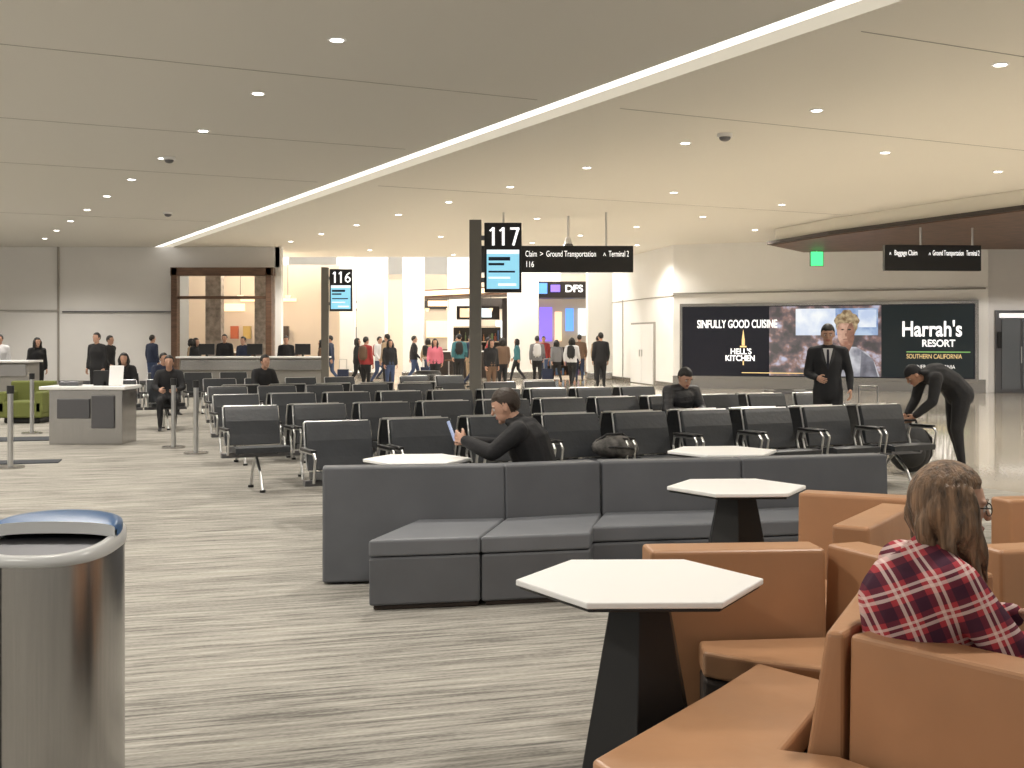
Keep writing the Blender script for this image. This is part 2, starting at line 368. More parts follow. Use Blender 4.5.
    if hands:
        for s_ in 'LR':
            e,wv=J['el'+s_],J['wr'+s_]; d=(wv-e).normalized()
            pn=V(palm.get(s_,(0,-1 if s_=='L' else 1,-.3))); pn=(pn-d*pn.dot(d)).normalized()
            sd=d.cross(pn)*(1 if s_=='R' else -1)
            cc=palm.get('c'+s_,curl)
            f.tube([(wv-d*.03,.028,.024),(wv+d*.02,.033,.018),(wv+d*.08,.041,.014)],'hand',side=sd,g='det')
            for i,(off,ln) in enumerate([(.031,.072),(.010,.080),(-.011,.075),(-.031,.058)]):
                p=wv+d*.082+sd*off; ang=0; pts=[(p-d*.02,.0088,.0088)]
                for k,fr in enumerate((.45,.32,.23)):
                    ang+=cc*(1+.12*i); q=d*math.cos(ang)+pn*math.sin(ang); pts.append((p,.0088-.0008*k,.0088-.0008*k)); p=p+q*ln*fr
                pts.append((p,.0068,.0068)); f.tube(pts,'hand',g='det',n=8,step=.01)
            p=wv+d*.02+sd*.028; t1=(d*.55+sd*.65+pn*.35).normalized(); t2=(d*.8+sd*.15+pn*.5).normalized()
            f.tube([(p,.014,.014),(p+t1*.04,.011,.011),(p+t1*.04+t2*.032,.0085,.0085)],'hand',g='det',n=8,step=.01)
    tm={'top':top,'arm':top,'legs':legs,'skin':skin,'neckskin':skin,'hand':skin,'ear':skin,'hair':hair,'strand':hair,'cap':top,'shoe':'shoe','lip':'lip' if detail>0 else skin,'pack':pack or 'bag'}
    def fixhead(p,t):
        if t in('hand','neckskin','strand'): return t
        l=p-c; x,y,z=l.dot(F),l.dot(L),l.dot(U)
        if x>.08 and abs(y)<.024 and -.074<z<-.047: return 'lip'
        if hstyle=='long':
            if x>.035 and z<.064 and abs(y)<.07: return 'skin'
            if t=='skin' and x>.02 and z<-.02: return 'skin'
            return 'hair'
        if t=='ear': return t
        if hstyle=='short':
            if x>.045: hl=.062-.25*abs(y)*.3
            elif x>.012: hl=.062-(.045-x)*1.2
            elif x>-.03: hl=.012 if x<-.005 else -.022
            else: hl=-.065
            return 'hair' if z>hl else 'skin'
        hl=.045 if x>.03 else (.045-(.03-x)*.8 if x>-.03 else -.03)
        return 'cap' if z>hl else 'skin'
    sp=(J['waist']-J['pelvis']).normalized(); hem=(-.06 if coat else .01)
    def fixbody(p,t):
        if t in('top','legs'):
            l=p-J['pelvis']; z=l.dot(sp); r=(l-sp*z); fx=r.x
            if t=='legs' and z>hem and fx<.12: return 'top'
            if t=='top' and z<hem: return 'legs'
        return t
    mb=MB()
    vb={0:.028,1:.014,2:.010}[detail]
    def put(v2,f2,T):
        o=len(mb.v); mb.v+=[tuple(p) for p in v2]
        for x,t in zip(f2,T): mb.f.append([o+i for i in x]); mb.m.append(mb.mi(tm[t])); mb.sm.append(True)
    bd=remesh(f.g['body'],vb,{0:2,1:4,2:7}[detail],fixbody)
    put(*bd)
    if collar:
        bv=BVHTree.FromPolygons(bd[0],bd[1])
        def patch(prof,m,off):
            rows=[]
            for z,y0,y1 in prof:
                r=[]
                for k in range(7):
                    y=y0+(y1-y0)*k/6; h=bv.ray_cast(V((.6,y,z)),V((-1,0,0)))
                    r.append((h[0]+V((off,0,0))) if h[0] else V((.05,y,z)))
                rows.append(r)
            vs=[p for r in rows for p in r]; fs=[(i*7+k,i*7+k+1,(i+1)*7+k+1,(i+1)*7+k) for i in range(len(rows)-1) for k in range(6)]
            mb.add(vs,fs,m,True)
        zt=J['neck'].z-.01; zb=J['chest'].z-.10
        N=12; g=lambda t:zt+(zb-zt)*t
        patch([(g(i/N),-.062*(1-i/N)-.004,.062*(1-i/N)+.004) for i in range(N+1)],'wshirt',.004)
        patch([(g(i/N*.95+.05),-.014-.008*i/N*(1-i/N),.014+.008*i/N*(1-i/N)) for i in range(N+1)],'tie',.008)
        for q in(-1,1):
            patch([(g(i/N),q*(.062*(1-i/N)),q*(.062*(1-i/N)+.04*math.sin(math.pi*min(1,.15+i/N*.85)))) for i in range(N+1)],'lapel',.009)
    if detail==0:
        for v,fc,t in f.g['det']: put(v,fc,[t]*len(fc))
    else:
        put(*remesh(f.g['det'],{1:.0052,2:.0040}[detail],2,fixhead))
        for q in(-1,1):
            ec=c+F*.0770+L*q*.032+U*.006
            mb.ell(ec,(.0125,.0125,.0125),'eye'); mb.ell(ec+F*.009-L*q*.001,(.0058,.0058,.0058),'pupil')
            mb.path([c+F*.0945+L*q*.014+U*.027,c+F*.092+L*q*.034+U*.033,c+F*.083+L*q*.052+U*.027],.0032,hair,n=6)
    S=H/1.75 if pose is STAND or pose is WALK else 1
    o=mb.obj(name,loc=loc,rz=heading); o.scale=(S,S,S)
    return o,c,F,L,U

# ------------------------------------------------------------------ camera
cam=bpy.data.cameras.new('camera'); co=bpy.data.objects.new('camera',cam); scene.collection.objects.link(co)
co.location=(0,0,1.6); co.rotation_euler=(math.pi/2,0,0)
cam.sensor_width=36; cam.lens=36*1200/1024; cam.shift_y=-44/1024; cam.clip_end=300
scene.camera=co

# ------------------------------------------------------------------ shell
cu,su=math.cos(TH),math.sin(TH)
def UV(u,v): return (cu*u-su*v, su*u+cu*v)
ZC=4.8
def line_x(y): return 3.37-.512*(y-11.3)
b=MB(); b.prism([(-40,-6),(5.2-.511*(-6-12.8),-6),(5.2-.511*(41.3-12.8),41.3),(-40,41.3)],-.2,0,'carpet'); b.obj('floor_carpet')
b=MB(); b.prism([(5.2-.511*(-6-12.8),-6),(35,-6),(35,80),(-40,80),(-40,41.3),(5.2-.511*(41.3-12.8),41.3)],-.2,-.003,'terrazzo'); b.obj('floor_terrazzo')
b=MB()
hw=.31
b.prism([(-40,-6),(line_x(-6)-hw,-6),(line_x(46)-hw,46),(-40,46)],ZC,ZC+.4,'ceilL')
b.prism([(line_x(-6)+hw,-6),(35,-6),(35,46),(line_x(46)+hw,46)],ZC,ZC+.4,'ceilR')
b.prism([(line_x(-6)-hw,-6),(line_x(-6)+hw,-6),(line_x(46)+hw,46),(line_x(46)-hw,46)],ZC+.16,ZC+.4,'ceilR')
b.obj('ceiling')
b=MB()
b.prism([(line_x(-6)-.14,-6),(line_x(-6)+.06,-6),(line_x(45.5)+.06,45.5),(line_x(45.5)-.14,45.5)],ZC+.05,ZC+.165,'strip')
b.obj('linear_cove_light')
b=MB()
for v,us in ((9.4,((8.9,24),)),(14.05,((-12,7.6),(8.9,24))),(18.7,((-12,7.6),)),(23.4,((-12,7.6),(8.9,24))),(32.6,((-12,7.6),))):
    for u0,u1 in us:
        p=UV(u0,v);q=UV(u1,v)
        b.prism([p,q,(q[0],q[1]+.02),(p[0],p[1]+.02)],ZC-.004,ZC+.002,'groove')
b.obj('trim_ceiling_joints')
b=MB(); b.prism([(-40,46.4),(35,46.4),(35,80),(-40,80)],7.6,7.8,'ceilR'); b.obj('ceiling_concourse')
b=MB(); b.box((-2.5,46.2,6.2),(75,.4,2.8),'wallw'); b.obj('trim_bulkhead')
b=MB(); b.box((0,72,3.8),(75,.3,7.6),'wallw'); b.obj('wall_far')
b=MB()
b.box((-25.8,41.5,2.4),(28.4,.4,4.8),'wall')
b.box((-9.8,41.5,4.45),(3.6,.4,.70),'wall')
b.box((-8.05,41.5,2.4),(.2,.4,4.8),'wallw')
b.obj('wall_back')
b=MB()
b.box((-13.5,41.25,2.57),(3.9,.06,.05),'steeldark'); b.box((-15.6,41.25,2.4),(.05,.1,4.8),'groove'); b.box((-17.6,41.22,2.62),(4,.06,.03),'groove')
b.obj('trim_back_rail')
b=MB(); b.box((-25.8,41.28,.1),(28.4,.04,.2),'steeldark'); b.obj('baseboard_back')
b=MB()
b.box((-11.5,41.0,2.03),(.2,.4,4.06),'brown'); b.box((-8.28,41.0,2.03),(.2,.4,4.06),'brown')
b.box((-9.87,41.0,3.93),(3.5,.4,.28),'brown'); b.box((-9.87,41.0,3.05),(3.3,.25,.10),'brown')
b.obj('restaurant_portal',.01)
b=MB()
b.box((-10.65,43,2.2),(.55,.5,4.4),'stone'); b.box((-8.95,43.6,2.2),(.7,.5,4.4),'stone')
b.box((-9.9,48,2.3),(6,.2,4.6),'beige'); b.box((-11.1,47.8,2.9),(.9,.1,.3),'warm'); b.box((-9.7,47.8,2.3),(.5,.06,.9),'bluep'); b.box((-9.7,47.8,3.2),(2.2,.1,.12),'warm')
b.box((-9.9,46.3,.55),(3.4,.6,1.1),'brown'); b.box((-9.9,46.3,1.13),(3.6,.7,.06),'white')
for i in range(4): b.cyl((-11.2+i*.9,45.5,3.3),(-11.2+i*.9,45.5,3.15),.12,'warm',.06); b.cyl((-11.2+i*.9,45.5,3.3),(-11.2+i*.9,45.5,4.6),.01,'black')
for i in range(5): b.box((-11+i*.5,47.6,1.9),(.3,.2,.5),'g%d'%(i%5))
b.obj('restaurant_interior')
A0=(4.04,48.2);A1=(5.43,40.4);A2=(14.4,36.3)
def wallseg(p,q,th,z0,z1,m,b):
    d=(V((q[0],q[1]))-V((p[0],p[1]))).normalized(); n=V((-d.y,d.x))*th
    b.prism([p,q,(q[0]+n.x,q[1]+n.y),(p[0]+n.x,p[1]+n.y)],z0,z1,m)
b=MB(); wallseg(A0,A1,.3,0,4.8,'wallw',b)
b.obj('wall_corridor')
b=MB(); wallseg(A1,A2,.4,0,4.8,'wallw',b); b.obj('wall_right')
b=MB(); b.box((17.5,36.6,2.4),(6.2,.3,4.8),'wall'); b.obj('wall_recess')
ang=math.atan2(A2[1]-A1[1],A2[0]-A1[0])
scr=empty('digital_billboard',(5.74,40.18,0),ang)
c=MB(); c.box((4.56,0,1.56),(9.35,.12,2.5),'steel'); c.box((4.56,-.07,1.56),(9.15,.06,2.3),'scrd'); c.obj('frame',.01,parent=scr)
def rect(mb,x0,x1,z0,z1,m,y=-.105): mb.add([(x0,y,z0),(x1,y,z0),(x1,y,z1),(x0,y,z1)],[(0,1,2,3)],m)
M['art']=art_mat()
M['artsky']=art_soft('art_white_glow',(.55,.65,.85),(.95,.98,1),.95,1.5)
M['artsky2']=art_soft('art_blue_glow',(.12,.25,.6),(.6,.75,.95),.8,2)
M['artskin']=art_soft('art_skin',(.45,.19,.12),(.95,.58,.42),.65,3.2)
M['artskin2']=art_soft('art_skin_shade',(.28,.11,.07),(.6,.3,.2),.55,4)
M['artcoat']=art_soft('art_coat',(.32,.32,.38),(.9,.9,.95),.65,2.6)
M['artcoat2']=art_soft('art_coat_shade',(.2,.2,.25),(.5,.5,.58),.5,3)
M['arthair']=art_soft('art_hair',(.25,.14,.06),(.85,.65,.38),.6,9)
M['artgold']=mat('art_gold',(.7,.5,.2),.5,emit=(.85,.62,.3),es=.8)
M['artgrn']=mat('art_green',(.2,.5,.2),.5,emit=(.35,.65,.15),es=.6)
M['artdk']=mat('art_dark',(.004,.005,.006),.4,emit=(.006,.012,.014),es=1)
c=MB()
rect(c,2.9,6.4,.45,2.68,'art',-.102); rect(c,3.75,5.0,1.75,2.6,'artsky',-.104); rect(c,5.0,6.3,1.75,2.6,'artsky2',-.104); rect(c,5.7,6.25,2.0,2.55,'artsky',-.105)
rect(c,6.4,9.1,.45,2.68,'artdk',-.104)
def blob(mb,x,z,rx,rz_,m,y,n=40,wob=0,ph=0): mb.add([(x+rx*(1+wob*math.sin(5*t+ph)+wob*.6*math.sin(11*t))*math.cos(t),y,z+rz_*(1+wob*math.sin(5*t+ph)+wob*.6*math.sin(11*t))*math.sin(t)) for t in [2*math.pi*i/n for i in range(n)]],[list(range(n))],m)
c.add([(4.2,-.108,.45),(6.35,-.108,.45),(6.2,-.108,.9),(6.0,-.108,1.18),(5.65,-.108,1.38),(5.0,-.108,1.40),(4.65,-.108,1.22),(4.4,-.108,.95)],[tuple(range(8))],'artcoat')
c.add([(5.75,-.109,.45),(6.3,-.109,.45),(6.15,-.109,1.0),(5.8,-.109,1.25)],[(0,1,2,3)],'artcoat2')
c.add([(5.12,-.110,1.5),(5.55,-.110,1.5),(5.33,-.110,1.05)],[(0,2,1)],'artskin2')
blob(c,5.35,2.14,.37,.40,'arthair',-.110,wob=.07); blob(c,5.32,1.84,.27,.42,'artskin',-.112,wob=.01); blob(c,5.47,1.80,.12,.34,'artskin2',-.1125,wob=.03)
blob(c,5.22,1.93,.055,.022,'artskin2',-.114); blob(c,5.43,1.93,.05,.022,'artdk',-.114); blob(c,5.22,1.925,.025,.015,'artdk',-.115)
blob(c,5.31,1.62,.08,.018,'artskin2',-.114); blob(c,5.33,1.76,.035,.06,'artskin2',-.1135); blob(c,5.28,2.24,.27,.12,'arthair',-.114,wob=.12)
rect(c,2.0,4.3,.52,.545,'artgold',-.106)
c.add([(2.0,-.106,1.6),(2.1,-.106,1.6),(2.05,-.106,1.95)],[(0,1,2)],'artgold'); rect(c,2.0,2.1,1.42,1.6,'artgold',-.106); rect(c,1.94,2.16,1.36,1.41,'artgold',-.107); rect(c,2.03,2.07,.78,.92,'artgold',-.107)
rect(c,7.15,9.0,1.22,1.245,'artgrn',-.107)
c.obj('artwork',parent=scr)
text('SINFULLY GOOD CUISINE',.37,(.5,-.11,2.0),'txt',scr,sx=.62,bold=.006)
text("HELL'S",.26,(1.62,-.11,1.14),'txt',scr,sx=.95,bold=.006); text('KITCHEN',.26,(1.45,-.11,.92),'txt',scr,sx=.9,bold=.006)
text("Harrah's",.66,(7.0,-.11,1.72),'txt',scr,sx=.78,bold=.012)
text('RESORT',.30,(7.6,-.11,1.40),'txt',scr,sx=.9,bold=.006)
text('SOUTHERN CALIFORNIA',.2,(7.15,-.11,1.03),'artgold',scr,sx=.72); text('FUNNER, CALIFORNIA',.17,(7.2,-.11,.72),'txtdim',scr,sx=.8)
b=MB()
for z,h in ((3.16,.05),(.2,.4)):
    b.box((4.9,-.03,z),(9.8,.06,h),'steel' if z<1 else 'cnt')
b.obj('trim_billboard_wall',loc=(A1[0],A1[1],0),rz=ang)
an2=math.atan2(A1[1]-A0[1],A1[0]-A0[0])
b=MB()
b.box((4.4,-.03,1.12),(3.0,.06,2.24),'groove'); b.box((3.68,-.06,1.1),(1.38,.08,2.15),'white'); b.box((5.12,-.06,1.1),(1.38,.08,2.15),'white')
b.cyl((4.25,-.12,1.0),(4.25,-.12,1.25),.02,'chrome'); b.cyl((4.55,-.12,1.0),(4.55,-.12,1.25),.02,'chrome')
b.obj('door_1',.004,loc=(A0[0],A0[1],0),rz=an2)
b=MB(); b.box((4.0,-.02,3.1),(8,.03,.03),'groove'); b.box((1.6,-.02,1.6),(.03,.03,3.1),'groove'); b.box((4,-.02,.08),(7.9,.04,.16),'steel'); b.obj('trim_corridor',loc=(A0[0],A0[1],0),rz=an2)
b=MB(); b.box((15.35,36.38,1.25),(1.4,.08,2.5),'steeldark'); b.box((15.1,36.33,1.15),(.55,.04,2.1),'glass'); b.box((15.7,36.33,1.15),(.5,.04,2.1),'glass')
b.box((15.35,36.33,2.34),(1.2,.05,.14),'txtdim'); b.cyl((15.4,36.27,.9),(15.4,36.27,1.4),.02,'chrome'); b.box((14.75,36.3,1.6),(.12,.04,.5),'signblk'); b.obj('door_2',.004)
b=MB()
cp=[(7.4,34.8),(8.3,31.5),(10.8,25.4),(19,23.5),(19,36.4),(14.4,36.2),(9,37.5)]
b.prism(cp,4.36,4.46,'brownd'); b.prism([(x*.985+.2,y*.99+.25) for x,y in cp],4.33,4.36,'brown')
b.prism([(x*.96+.5,y*.97+.9) for x,y in cp],4.46,4.8,'ceilR'); b.obj('wood_canopy',.01)
for x,y in ((12,30),(14,28),(15,33)):
    l=bpy.data.lights.new('canopy_downlight','SPOT'); l.energy=300; l.spot_size=math.radians(140); l.shadow_soft_size=.15; l.color=(1,.93,.84)
    o=bpy.data.objects.new('canopy_downlight',l); scene.collection.objects.link(o); o.location=(x,y,4.2)
b=MB(); b.box((9.3,36.6,4.08),(.36,.06,.42),'exit'); b.box((9.3,36.64,4.08),(.42,.06,.46),'steel'); b.cyl((9.3,36.62,4.28),(9.3,36.62,4.33),.015,'chrome'); b.obj('exit_sign')

# downlights
b=MB(); spots=[]
for i,u in enumerate((-10.2,-6.6,-3,.6,4.18,11.4,15,18.6,22.2)):
    for j in range(13):
        v=2.8+3.12*j+(1.5 if i%2 else 0)*(1 if u<8 else .5)
        if u==4.18: v=2.85+3.12*j
        x,y=UV(u,v)
        if y>45 or y<-4 or x>25: continue
        if 7.2<x<19 and y>25: continue
        if not(u in(15,22.2) and j%2):
            b.cyl((x,y,ZC-.012),(x,y,ZC+.005),.10,'white',n=20); b.cyl((x,y,ZC-.016),(x,y,ZC-.01),.07,'lamp',n=16)
        if j%2==i%2: spots.append((x,y))
b.obj('recessed_downlights')
for x,y in spots:
    l=bpy.data.lights.new('downlight','SPOT'); l.energy=445; l.spot_size=math.radians(150); l.spot_blend=.6; l.shadow_soft_size=.25; l.color=(1,.94,.85)
    o=bpy.data.objects.new('downlight',l); scene.collection.objects.link(o); o.location=(x,y,ZC-.3)
for x,y in ((-12,56),(-4,53),(4,56),(-8,48.5),(0,62),(12,56),(-1.2,48)):
    l=bpy.data.lights.new('concourse_light','POINT'); l.energy=900; l.shadow_soft_size=.5; l.color=(1,.96,.88)
    o=bpy.data.objects.new('concourse_light',l); scene.collection.objects.link(o); o.location=(x,y,6.8)
l=bpy.data.lights.new('entry_light','POINT'); l.energy=260; l.color=(1,.80,.58); l.shadow_soft_size=.3
o=bpy.data.objects.new('entry_light',l); scene.collection.objects.link(o); o.location=(-9.8,44.8,4.2)
def dome(x,y,s=1):
    b=MB(); z=ZC-.002; b.cyl((x,y,z-.06*s),(x,y,z),.13*s,'white',n=20); b.ell((x,y,z-.07*s),(.1*s,.1*s,.1*s*.65),'steeldark'); b.obj('security_camera')
dome(3.3,18.6,.9); dome(-6.0,21.0,.8); dome(-8.6,30,.9); dome(12.5,22,.9)
b=MB(); b.cyl((1.45,31,4.1),(1.45,31,4.8),.03,'white'); b.cyl((1.45,31,4.0),(1.45,31,4.25),.13,'white',.06); b.ell((1.45,31,3.98),(.15,.15,.15),'steeldark'); b.obj('hanging_security_camera')
w=bpy.data.worlds.new('w'); scene.world=w; w.use_nodes=True
w.node_tree.nodes['Background'].inputs[0].default_value=(1,.965,.90,1); w.node_tree.nodes['Background'].inputs[1].default_value=.6

# ------------------------------------------------------------------ concourse background
b=MB()
for x,y,wd in ((-9.8,50,.85),(-6.9,50,.7),(-5.7,49,1.15),(-4.1,50,.85),(.45,50,1.3),(3.6,49,1.1),(-2.6,60,1.2),(1.8,60,1.2)):
    b.box((x,y,3.8),(wd,wd,7.6),'wallw'); b.box((x,y,.15),(wd+.06,wd+.06,.3),'steel')
b.obj('concourse_columns',.03)
def shelf(b,x0,x1,y,z0,z1,rows,seed,lit=True,dens=1.0):
    r=random.Random(seed); b.box(((x0+x1)/2,y+.25,(z0+z1)/2),(x1-x0,.05,z1-z0),'brownd')
    for k in range(rows):
        z=z0+(z1-z0)*k/rows; b.box(((x0+x1)/2,y,z),(x1-x0,.4,.03),'brown')
        if lit: b.box(((x0+x1)/2,y+.15,z+(z1-z0)/rows-.03),(x1-x0,.03,.02),'warm')
        x=x0+.06
        while x<x1-.1:
            wd=r.uniform(.06,.16); h=r.uniform(.4,.75)*(z1-z0)/rows; g='g%d'%r.randrange(8)
            if r.random()>dens: x+=.15; continue
            if r.random()<.45: b.cyl((x+wd/2,y-.05,z+.015),(x+wd/2,y-.05,z+h*.65),wd*.4,g,n=8); b.cyl((x+wd/2,y-.05,z+h*.65),(x+wd/2,y-.05,z+h),wd*.15,g,n=6)
            elif r.random()<.8: b.box((x+wd/2,y-.05,z+.015+h/2),(wd*.85,.2,h),g)
            x+=wd+.01
b=MB()
# open bar: wood canopy on posts, island counter, hanging lamps, low back bar only
b.box((-2.3,52,3.60),(4.2,3.0,.35),'brown',ry=-.05); b.box((-2.3,50.48,3.62),(4.2,.05,.2),'warm',ry=-.05)
b.box((-.3,51.8,1.7),(.25,.4,3.4),'brownd'); b.box((-4.2,52.4,1.7),(.2,.4,3.4),'brownd')
b.box((-2.3,50.9,.55),(3.4,.5,1.1),'brownd'); b.box((-2.3,50.9,1.12),(3.5,.6,.05),'white')
shelf(b,-2.6,-.5,53,.9,2.2,2,4,True,.5); b.box((-1.5,53.1,2.8),(1.9,.1,.6),'brownd'); b.box((-2.0,53.0,2.8),(.6,.05,.4),'warm'); b.box((-1.2,53.0,2.8),(.6,.05,.4),'scrw')
for i in range(4): b.cyl((-3.6+i*.9,51,2.95),(-3.6+i*.9,51,2.8),.1,'warm',.05); b.cyl((-3.6+i*.9,51,2.95),(-3.6+i*.9,51,3.5),.01,'black')
for i in range(4): b.cyl((-3.5+i*.85,50.3,.72),(-3.5+i*.85,50.3,.78),.18,'brown'); b.cyl((-3.5+i*.85,50.3,0),(-3.5+i*.85,50.3,.72),.03,'chrome')
b.obj('bar_kiosk',.005)
b=MB()
b.box((2.05,52,3.75),(3.1,1.6,.7),'brownd'); b.box((1.25,51.15,3.8),(.5,.06,.45),'bluep'); b.box((1.85,51.15,3.8),(.4,.06,.3),'purple')
b.box((2.1,53.4,1.8),(3.0,.1,3.3),'beige'); b.box((1.5,53.2,2.3),(.55,.1,1.5),'purple'); b.box((2.55,53.2,2.5),(.35,.1,1.0),'bluep'); b.box((2.05,53.25,2.2),(.3,.1,1.3),'warm'); b.box((3.1,53.2,2.4),(.35,.1,1.2),'scrw')
shelf(b,1.1,3.1,51.2,.1,1.3,3,8,False)
b.obj('duty_free_shop',.005)
text('DFS',.42,(2.25,51.1,3.65),'txt',name='shop_sign_lettering',sx=1.1,bold=.01)
b=MB()
b.box((-8.0,60,2.3),(6.4,.3,4.6),'beige'); b.box((-8.2,59.8,3.3),(4,.1,.5),'brownd'); shelf(b,-10.5,-6.4,59.5,.6,2.3,2,12,True,.6); b.box((-8.2,59.7,3.3),(1.5,.1,.25),'warm')
b.obj('far_shop_front')
b=MB()
b.box((-2,66,2.6),(14,.3,5.2),'beige'); b.box((-2,65.8,3.6),(9,.1,.6),'brownd'); b.box((-3.6,65.7,3.6),(2,.1,.3),'warm'); b.box((.9,65.7,3.6),(1.6,.1,.3),'txt')
b.box((-3.4,65.7,2.2),(2.6,.1,.9),'warm'); b.box((.3,65.7,2.2),(2.4,.1,.9),'scrw'); b.box((-1.5,65,.55),(7,.6,1.1),'brown'); b.obj('far_food_hall')

# ------------------------------------------------------------------ signs
def gate(num,x,y,px):
    e=empty('gate_sign',(x,y,0))
    b=MB(); b.box((px,0,1.8),(.2,.14,3.6),'bronze'); b.box((px,0,.02),(.45,.35,.04),'bronze'); b.box((.08,0,2.97),(.62,.12,1.16),'signblk'); b.box((-.28,0,3.3),(.3,.06,.08),'steeldark'); b.box((-.28,0,2.6),(.3,.06,.08),'steeldark')
    b.obj('post_and_housing',.008,parent=e)
    s=MB(); rect(s,-.19,.35,2.45,3.03,'scr',-.066); rect(s,-.19,.35,3.03,3.1,'scrw',-.067)
    rect(s,-.16,.2,2.92,2.98,'navy',-.069); rect(s,-.16,.1,2.84,2.88,'navy',-.069); rect(s,-.16,.28,2.72,2.75,'navy',-.069); rect(s,-.16,.2,2.62,2.65,'scrw',-.069); rect(s,.0,.3,2.5,2.54,'scrw',-.069)
    # seven-stroke style numerals
    def stroke(x0,z0,x1,z1,t=.038):
        d=V((x1-x0,z1-z0)).normalized(); n=V((-d.y,d.x))*t/2
        s.add([(x0-n.x,-.071,z0-n.y),(x1-n.x,-.071,z1-n.y),(x1+n.x,-.071,z1+n.y),(x0+n.x,-.071,z0+n.y)],[(0,1,2,3)],'txt')
    zb,zt=3.17,3.47
    for k,ch in enumerate(num):
        cx=-.10+k*.165
        if ch=='1': stroke(cx+.02,zb,cx+.02,zt,.045); stroke(cx-.04,zt-.06,cx+.02,zt-.01,.03)
        if ch=='7': stroke(cx-.03,zt-.018,cx+.12,zt-.018); stroke(cx+.10,zt-.02,cx+.02,zb,.042)
        if ch=='6':
            pts=[(cx+.10,zt-.02),(cx+.02,zt-.08),(cx-.02,zt-.17),(cx-.015,zb+.06),(cx+.045,zb+.018),(cx+.105,zb+.06),(cx+.105,zb+.12),(cx+.045,zb+.165),(cx-.01,zb+.13)]
            for p,q in zip(pts[:-1],pts[1:]): stroke(p[0],p[1],q[0],q[1],.036)
    s.obj('screen',parent=e)
gate('117',-.23,20,-.38)
gate('116',-4.78,33,-.36)
def hang(x,y,z,wd,h,lines,rz=0,ztop=4.8,rods=(-.4,.4)):
    e=empty('hanging_direction_sign',(x,y,z),rz)
    b=MB(); b.box((0,0,0),(wd,.14,h),'signblk')
    for r in rods: b.cyl((r*wd,0,h/2-.02),(r*wd,0,ztop-z-.01),.025,'chrome')
    b.obj('panel',.008,parent=e)
    for t,sz,lx,lz,sx in lines: text(t,sz,(lx,-.08,lz),'txt',e,sx=sx)
    return e
hang(1.05,30,3.62,3.95,.66,[('>',.2,-.36,.06,.8),('Ground Transportation',.21,-.20,.06,.62),('^',.2,1.22,.02,.8),('Terminal 2',.21,1.36,.06,.55),('Claim',.21,-.72,.06,.6),('116',.21,-.72,-.2,.7)],rods=(-.32,.33))
hang(10.15,29,3.58,2.4,.62,[('^',.16,-1.1,.02,.8),('Baggage Claim',.18,-.97,.06,.55),('^',.16,-.12,.02,.8),('Ground Transportation',.18,-.02,.06,.45),('Terminal 2',.18,.82,.06,.42)],rz=.08,ztop=4.33,rods=(-.12,.42))

# ------------------------------------------------------------------ beam chairs
c=MB()
def padshape(mb,w0,w1,pts,th,m):
    n=len(pts);vs=[]
    for i,(y,z) in enumerate(pts):
        a=pts[max(i-1,0)];d=pts[min(i+1,n-1)];t=V((0,d[0]-a[0],d[1]-a[1])).normalized();nn=V((0,-t.z,t.y))
        ww=w0+(w1-w0)*i/(n-1)
        for s_,o in((-1,-1),(1,-1),(1,1),(-1,1)): vs.append(V((s_*ww/2,y,z))+nn*o*th/2)
    fs=[(i*4+j,i*4+(j+1)%4,(i+1)*4+(j+1)%4,(i+1)*4+j) for i in range(n-1) for j in range(4)]
    fs+=[(3,2,1,0),(4*n-4,4*n-3,4*n-2,4*n-1)]
    mb.add(vs,fs,m)
padshape(c,.58,.59,[(-.27,.445),(-.20,.455),(0,.44),(.15,.43)],.06,'blackleather')
padshape(c,.59,.58,[(.175,.47),(.20,.58),(.225,.72),(.265,.84),(.28,.875)],.05,'blackleather')
for sx in(-1,1): c.path([(sx*.295,.19,.47),(sx*.30,.235,.6),(sx*.303,.262,.75),(sx*.30,.30,.875)],.010,'chrome')
c.cyl((-.29,.315,.88),(.29,.315,.88),.009,'chrome')
for sx in(-.35,.35):
    c.path([(sx,.15,.40),(sx,.20,.55),(sx,.17,.64),(sx,-.18,.645),(sx,-.22,.60),(sx,-.18,.40)],.013,'chrome')
    c.box((sx,-.01,.662),(.05,.34,.025),'black')
c.box((0,.05,.375),(.74,.07,.05),'steeldark')
for sx in (-.2,.2): c.box((sx,.02,.40),(.04,.34,.03),'steeldark')
c.path([(0,.05,.37),(0,-.14,.2),(0,-.24,.02)],.017,'chrome'); c.path([(0,.05,.37),(0,.2,.2),(0,.27,.02)],.017,'chrome')
c.cyl((0,-.24,.0),(0,-.24,.025),.03,'black'); c.cyl((0,.27,.0),(0,.27,.025),.03,'black')
ch=c.obj('waiting_room_chair',.014,seg=2); chme=ch.data; bpy.data.objects.remove(ch)
rz0=math.atan2(.436,.9)
def row(x0,y0,n,pitch=.72,flip=False,skip=()):
    for i in range(n):
        if i in skip: continue
        place('waiting_room_chair',chme,.014,(x0+math.cos(rz0)*pitch*i,y0+math.sin(rz0)*pitch*i,0),rz0+(math.pi if flip else 0),seg=2)
vx,vy=-math.sin(rz0),math.cos(rz0)
row(-1.42,10.35,9,.78)
row(-1.42+vx*.8,10.35+vy*.8,9,.78,True,skip=(0,))
row(-2.72,12.8,11,.77)
row(-2.72+vx*.8,12.8+vy*.8,10,.77,True,skip=(0,))
row(-3.5,15.5,9,.77)
row(-3.5+vx*.8,15.5+vy*.8,9,.77,True,skip=(0,))
row(-4.25,18.2,8,.77,skip=(5,))
row(-4.5,19.6,8,.77,True,skip=(5,6))
row(-5.3,22,7,.77,skip=(4,))
row(-6.9,21.2,2,.77); row(-8.2,25.5,4,.78)

